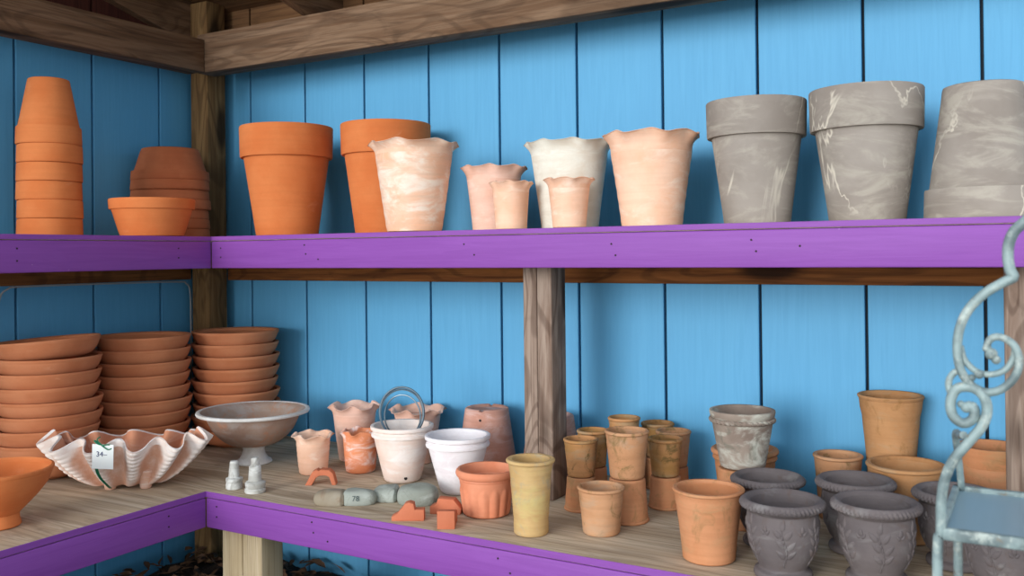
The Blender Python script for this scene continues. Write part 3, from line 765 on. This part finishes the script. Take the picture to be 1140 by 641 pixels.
aged('upturned clay pot under the pot nearest the blue wall', M['aged_orange'], 1.741, -.056, L, .081, .035, .0400, True)
aged('aged clay pot at the back of the cluster nearest the blue wall', M['aged_dark'], 1.741, -.056, L+.0812, .089, .034, .0440, rz=3)
aged('upturned clay pot at the back right of the cluster', M['aged_orange'], 1.812, -.130, L, .079, .036, .0410, True)
aged('brown clay pot at the back right of the cluster, behind the front right one', M['aged'], 1.812, -.130, L+.0792, .089, .034, .0450, rz=4)
aged('upturned clay pot under the front right pot of the cluster', M['aged_orange'], 1.827, -.228, L, .077, .0365, .0425, True)
aged('mossy clay pot, front right of the two-high cluster, on an upturned pot', M['aged_dark'], 1.827, -.228, L+.0772, .091, .0330, .0430, rz=6)
aged('single clay pot with a worn patch, in front of the two-high cluster', M['aged'], 1.775, -.490, L, .1035, .0410, .0530, rz=2.5, group='single aged pots')
# --- larger orange one
pot('clay_pot', 'large aged orange clay pot near the front edge, left of charcoal urns', 'rolled', M['aged_orange'], 2.038, -.545, L, .144, .0525, .0722, rn=.069, rh=.007, pw=1.25, th=.007, grooves=((.8, -.0008), (.86, .0006), (.92, -.0006)))
# --- mottled grey pot with rope band, on an upturned pot
t_ = pot('clay_pot', 'upturned orange clay pot carrying the mottled grey rope-banded pot', 'plain', M['aged_orange'], 2.033, -.282, L+.130, .130, .0555, .0585, rn=.058)
t_.rotation_euler = (PI, 0, 0)
t = thing('rope_band_pot', 'mottled grey pot with twisted rope band, perched on an upturned orange pot', 'pot', (2.033, -.282, L+.1302))
bm = bmesh.new(); rm = bmesh.new(); rp = bmesh.new(); h = .131
lathe(bm, [(0, .001), (.046, .001), (.050, .004)]+[(.0505+(.068-.0505)*q, .006+(h-.032)*q) for q in (.1, .3, .5, .7, .9, 1)]+[(.061, h-.026), (.045, .01), (0, .009)], 56)
lathe(rp, [(.067, h-.028)]+[(.0685+.0050*math.cos(a), h-.0225+.0055*math.sin(a)) for a in [(-.5+.152*j)*PI for j in range(9)]]+[(.066, h-.017)], 288,
      fn=lambda r, z, a, i: (r+.0016*math.sin(38*a+(z-h)*520), z))
lathe(rm, [(.0675, h-.018), (.0715, h-.014), (.0735, h-.005), (.073, h-.001), (.070, h), (.066, h-.001), (.0635, h-.008), (.061, h-.026), (.0665, h-.024)], 64, closed=True)
for b in (bm, rm, rp): bmesh.ops.recalc_face_normals(b, faces=b.faces)
obj('body', bm, M['mottled'], t); obj('rim', rm, M['mottled'], t); obj('rope_band', rp, M['mottled'], t)
pot('rolled_rim_pot', 'orange clay pot with banded rim against the wall behind the mottled grey pot', 'rolled', M['aged_orange'], 1.989, -.112, L, .138, .062, .0815, rn=.075, rh=.014, pw=1.2, grooves=((.93, .004), (.86, -.001)))

# --- charcoal urns with leaf relief
def leaf(bm, R, th, z, ang, L_, w):
    """flattened ellipsoid leaf lying on the urn at (th,z)"""
    v = bmesh.ops.create_icosphere(bm, subdivisions=2, radius=1)['verts']
    for q in v:
        x, y, zz = q.co
        w_ = w*(1-.45*x)
        a, b = x*L_, y*w_
        c, s = math.cos(ang), math.sin(ang)
        u, vz = a*c-b*s, a*s+b*c
        rr = R(z+vz)+.0022*zz*(1-.25*abs(x))
        t = th+u/R(z)
        q.co = Vector((rr*math.cos(t), rr*math.sin(t), z+vz))
def urn_parts(t):
    prof = [(.050, .001), (.0535, .003), (.0545, .008), (.0525, .014), (.0455, .018), (.0450, .022), (.0490, .030), (.0565, .044), (.0625, .060), (.0660, .078), (.0672, .096), (.0665, .114), (.0655, .126)]
    prof = [(a, b) for a, b, c in smooth_pts([(a, b, 0) for a, b in prof], 3)]
    def R(z):
        for (r0, z0), (r1, z1) in zip(prof[:-1], prof[1:]):
            if z0 <= z <= z1 and z > .022: return r0+(r1-r0)*(z-z0)/(z1-z0+1e-9)
        return .0655 if z > .1 else .05
    k = next(i for i, p in enumerate(prof) if p[1] >= .0205)
    fm = bmesh.new(); lathe(fm, [(0, .001)]+prof[:k+1]+[(0, prof[k][1])], 64)
    bm = bmesh.new(); lathe(bm, [(0, prof[k][1])]+prof[k:]+[(.058, .126), (.059, .1), (.052, .055), (.035, .034), (0, .03)], 64)
    rm = bmesh.new()
    lathe(rm, [(.064, .124), (.0675, .127), (.0695, .130), (.0740, .1315), (.0775, .1345), (.0790, .139), (.0775, .1435), (.0750, .146), (.0725, .1485), (.0695, .149), (.0655, .147), (.060, .142), (.058, .126)], 240, closed=True,
          fn=lambda r, z, a, i: (r+(.0019*math.sin(56*a+(z-.139)*300) if 4 <= i <= 6 else 0), z))
    lm = bmesh.new()
    for s in range(6):
        th = 2*PI*s/6+.3
        for j in range(9):        # stem
            z = .036+.008*j; leaf(lm, R, th+.07*math.sin(j*.55), z, PI/2, .0062, .0016)
        for j, (dz, sd) in enumerate([(.052, 1), (.052, -1), (.070, 1), (.074, -1), (.090, 1), (.093, -1), (.108, .25)]):
            leaf(lm, R, th+.07*math.sin((dz-.036)/.008*.55)+sd*.16, dz+.006, PI/2-sd*.75, .0115, .0050)
        leaf(lm, R, th+PI/6, .105, PI/2, .007, .004); leaf(lm, R, th+PI/6-.08, .098, PI/2+.7, .006, .003); leaf(lm, R, th+PI/6+.08, .098, PI/2-.7, .006, .003)
    for b in (fm, bm, rm): bmesh.ops.recalc_face_normals(b, faces=b.faces)
    obj('foot', fm, M['dark'], t); obj('body', bm, M['dark'], t); obj('rim', rm, M['dark'], t); obj('leaf_relief', lm, M['dark'], t)
urns = [(2.193, -.574, 1.0, .5, 'charcoal urn with leaf relief at the front, right of the large orange pot'),
        (2.118, -.392, .97, 1.5, 'charcoal urn behind the front left charcoal one, under the mottled pot'),
        (2.288, -.352, 1.0, .2, 'charcoal urn at the back, behind the centre front one with clear leaf sprays'),
        (2.353, -.520, 1.02, 2.6, 'charcoal urn with clear leaf sprays, front centre of the charcoal group'),
        (2.474, -.354, .99, 1.0, 'charcoal urn partly hidden behind the left leg of the metal plant stand'),
        (2.568, -.502, .98, 2.0, 'charcoal urn seen beneath the shelf of the metal plant stand')]
u0 = None
for x, y, s, rz, lab in urns:
    if u0 is None:
        u0 = thing('relief_urn', lab, 'urn', (x, y, L), rz, 'charcoal relief urns'); urn_parts(u0)
    else: dup(u0, (x, y, L), (0, 0, rz), (s, s, s), lab)

# --- back right pots
pot('tall_pot', 'tall tan flared clay pot standing against the blue wall at right', 'plain', M['tan'], 2.320, -.0755, L, .286, .0500, .0725, rn=.069, rh=.010, pw=2.2, grooves=((.86, -.001), (.93, .0008)))
pot('clay_pot', 'small pinkish clay pot by the wall, left of the tall tan pot', 'rolled', M['aged'], 2.212, -.13, L, .148, .0440, .0560, rn=.053, rh=.008, pw=1.4)
pot('clay_pot', 'wide tan clay pot in front of the tall tan one', 'rolled', M['tan'], 2.368, -.213, L, .160, .0620, .0815, rn=.078, rh=.009, pw=1.1, grooves=((.82, .0008),))
pot('flower_pot', 'orange collared clay pot by the wall, left of the right-hand post', 'collar', M['aged_orange'], 2.528, -.105, L, .194, .056, .0690, ch=.042, rc=.066, th=.007)

# --- pot feet and stones on the plywood
t = thing('pot_foot', 'arched terracotta pot foot lying before the small pale wavy-rimmed pot', 'pot foot', (.928, -.452, L), .55)
bm = bmesh.new(); prism(bm, [(-.044, 0), (-.026, 0), (-.014, .021), (-.004, .026), (.012, .026), (.021, .022), (.029, 0), (.040, 0), (.032, .030), (.022, .040), (-.002, .042), (-.006, .038), (-.012, .042), (-.024, .036)], .030, .0015)
t2 = obj('arch', bm, M['foot'], t, auto=35)
t = thing('pot_foot', 'stepped terracotta pot foot lying in front of the grey stones', 'pot foot', (1.336, -.612, L), .5)
bm = bmesh.new(); prism(bm, [(-.038, 0), (.038, 0), (.038, .026), (.016, .026), (.014, .040), (.004, .043), (-.006, .040), (-.024, .017), (-.038, .010)], .026, .0015)
obj('wedge', bm, M['foot'], t, auto=35)
t = thing('pot_foot', 'terracotta pot foot lying behind the upright one, before the salmon ribbed pot', 'pot foot', (1.385, -.525, L), .35)
bm = bmesh.new(); prism(bm, [(-.038, 0), (.036, 0), (.038, .014), (.020, .036), (-.018, .038), (-.022, .024), (-.038, .018)], .028, .0015)
obj('wedge', bm, M['foot'], t, auto=35)
t = thing('pot_foot', 'terracotta pot foot pointing its square end forward at the shelf edge', 'pot foot', (1.440, -.603, L), .5+PI/2)
bm = bmesh.new(); prism(bm, [(-.036, 0), (.034, 0), (.036, .022), (.020, .030), (.004, .034), (-.036, .041)], .040, .0015)
obj('wedge', bm, M['foot'], t, auto=35)

def stone(name, label, x, y, rz, lx, ly, lz, m, flat_l=False, flat_r=False, seed=0, group='grey stones'):
    bm = bmesh.new(); bmesh.ops.create_icosphere(bm, subdivisions=5, radius=1)
    for v in bm.verts:
        a, b, c = v.co
        if flat_l: a = max(a, -.35)
        if flat_r: a = min(a, .35)
        c = max(c, -.55); f_ = (a*a*a*a+b*b*b*b+c*c*c*c)**.25; g_2 = (1/max(f_, .5))**.6; a, b = a*g_2, b*g_2; c = c*g_2 if c > 0 else c
        k = 1+.03*math.sin(5*a+seed)*math.cos(4*b+seed*2)
        v.co = Vector((a*lx, b*ly*k, (c+.55)/1.55*lz*k))
    t = tag(obj(name, bm, m, loc=(x, y, L), auto=35), label, 'stone', group); t.rotation_euler = (0, 0, rz); return t
stone('half_stone', 'brownish grey rounded stone piece butting against the marked one, nearest the purple edge', 1.091, -.589, .5, .052, .029, .036, M['stone_brown'], flat_r=True, seed=1)
s2 = stone('half_stone', 'grey-green rounded stone piece with small dark marks on its side', 1.135, -.562, .5, .054, .026, .037, M['stone'], flat_l=True, seed=2)
text_mesh('78', .018, 'stamped_marking', M['stamp'], s2, Matrix.Translation((.006, -.0268, .0185)) @ Matrix.Rotation(PI/2-.12, 4, 'X'), .0008)
stone('half_stone', 'grey stone piece with rounded end, left of the larger domed stone', 1.187, -.491, .5, .042, .036, .036, M['stone'], flat_r=True, seed=3)
stone('half_stone', 'larger domed grey stone in front of the whitish pot with wire hoop', 1.268, -.480, .5, .052, .042, .046, M['stone'], seed=4)

# --- verdigris metal plant stand
t = thing('plant_stand', 'pale verdigris metal plant stand with curled scrollwork at the right edge', 'plant stand', (2.508, -1.005, FL+.02))
def rp(dx, dz, y=0): return (dx*.0011, y, 1.036-FL-.02+dz*.00119)
ZS = 1.044-FL-.02
def part(name, pts, r, m='metal', n=10, **k):
    bm = bmesh.new(); tube(bm, pts, r, n, **k); return obj(name, bm, M[m], t)
part('leg', smooth_pts([(-.006, 0, 0), (-.005, 0, ZS-.08), (0, 0, ZS), rp(1, 38), rp(5, 64), rp(15, 88), rp(32, 110), rp(46, 128), rp(52, 146), rp(48, 162), rp(36, 170), rp(20, 168), rp(13, 154), rp(15, 138), rp(26, 130), rp(37, 136), rp(38, 147), rp(30, 150)], 6), .0066)
part('scroll', smooth_pts([rp(112, 380), rp(104, 362), rp(94, 352), rp(83, 342), rp(77, 328), rp(76, 312), rp(78, 300), rp(81, 292), rp(70, 286), rp(52, 275), rp(35, 258), rp(25, 239), rp(21, 218), rp(22, 198), rp(27, 183), rp(39, 170), rp(55, 166), rp(70, 172), rp(82, 186), rp(86, 203), rp(81, 218), rp(70, 226), rp(59, 226), rp(53, 218), rp(56, 210)], 6), lambda q: .0074-.003*q)
part('scroll', smooth_pts([rp(24, 215, .006), rp(28, 200, .006), rp(40, 188, .006), rp(55, 185, .006), rp(70, 190, .006), rp(79, 202, .006), rp(82, 214, .004)], 6), .0042)
part('scroll', smooth_pts([rp(27, 186, .004), rp(18, 186, .004), rp(11, 176, .004), rp(12, 164, .004), rp(18, 158, .004)], 6), .0045)
bm = bmesh.new()
for dx, dz, r in [(57, 208, .008), (62, 202, .006), (52, 214, .005), (30, 148, .0075), (37, 150, .0055), (24, 151, .005), (44, 185, .006), (36, 181, .005)]:
    q = bmesh.ops.create_icosphere(bm, subdivisions=2, radius=r)['verts']
    for v in q: v.co += Vector(rp(dx, dz, 0))
obj('bud_ornament', bm, M['metal'], t)
D = .250
part('leg', [(.012, D-.14, 0), (.012, D-.14, ZS-.012)], .0062)
part('upright', smooth_pts([(.008, D, ZS-.004), (.006, D*.9, ZS+.05), (.006, D*.7, ZS+.10), rp(20, 108, .05), rp(26, 116, .006)], 5), .0052)
X2 = .56
bm = bmesh.new()
for a, b in [((0, 0), (X2, 0)), ((0, D), (X2, D)), ((0, 0), (0, D)), ((X2, 0), (X2, D))]:
    x0, x1 = sorted((a[0], b[0])); y0, y1 = sorted((a[1], b[1]))
    box(bm, x0-.005, x1+.005, y0-.005, y1+.005, ZS-.010, ZS+.006, 0, .002)
obj('shelf_frame', bm, M['metal'], t, auto=50)
bm = bmesh.new(); box(bm, .005, X2-.005, .005, D-.005, ZS-.004, ZS-.001); obj('shelf_panel', bm, M['panel'], t, smooth=False)
part('leg', [(X2, 0, 0), (X2, 0, ZS+.5)], .0066); part('leg', [(X2, D, 0), (X2, D, ZS+.3)], .0062)

# ------------------------------------------------------------------ light, sky, camera
w = bpy.data.worlds.new('sky'); sc.world = w; w.use_nodes = True
nt = w.node_tree; bg = nt.nodes['Background']
tc = nt.nodes.new('ShaderNodeTexCoord'); sep = nt.nodes.new('ShaderNodeSeparateXYZ'); nt.links.new(tc.outputs['Generated'], sep.inputs[0])
mr = nt.nodes.new('ShaderNodeMapRange'); mr.inputs['From Min'].default_value = -.15; mr.inputs['From Max'].default_value = .35; mr.inputs['To Min'].default_value = .45
nt.links.new(sep.outputs['Z'], mr.inputs['Value'])
rampc = nt.nodes.new('ShaderNodeMix'); rampc.data_type = 'RGBA'
rampc.inputs[6].default_value = (.55, .60, .55, 1); rampc.inputs[7].default_value = (.90, .97, 1.06, 1)
nt.links.new(mr.outputs[0], rampc.inputs[0]); nt.links.new(rampc.outputs[2], bg.inputs['Color'])
bg.inputs['Strength'].default_value = 1.35
sd = bpy.data.lights.new('overcast_sun', 'SUN'); sd.energy = 2.3; sd.angle = math.radians(26); sd.color = (1., .985, .96)
so = bpy.data.objects.new('overcast_sun', sd); C.objects.link(so)
el, az = math.radians(8), math.radians(7)
d = Vector((math.sin(az)*math.cos(el), math.cos(az)*math.cos(el), -math.sin(el)))
so.rotation_euler = d.to_track_quat('-Z', 'Y').to_euler(); so.location = (1.5, -4, 3)

cd = bpy.data.cameras.new('camera'); cam = bpy.data.objects.new('camera', cd); C.objects.link(cam)
cd.lens = 32.305; cd.sensor_width = 36; cd.shift_y = -.03964; cd.clip_start = .05
fwd = Vector((-.5014091, .86518731, .0063119)); r = Vector((.86512485, .50144876, -.01039851)); up = Vector((.0121618, -.0002467, .999926))
cam.matrix_world = Matrix(((r.x, up.x, -fwd.x, 2.632531), (r.y, up.y, -fwd.y, -2.352321), (r.z, up.z, -fwd.z, 1.421154), (0, 0, 0, 1)))
cd.dof.use_dof = True; cd.dof.focus_distance = 2.35; cd.dof.aperture_fstop = 5.0
sc.camera = cam
sc.view_settings.view_transform = 'Standard'; sc.view_settings.look = 'None'
sc.view_settings.gamma = 1; sc.view_settings.exposure = 0.07; sc.view_settings.use_curve_mapping = False
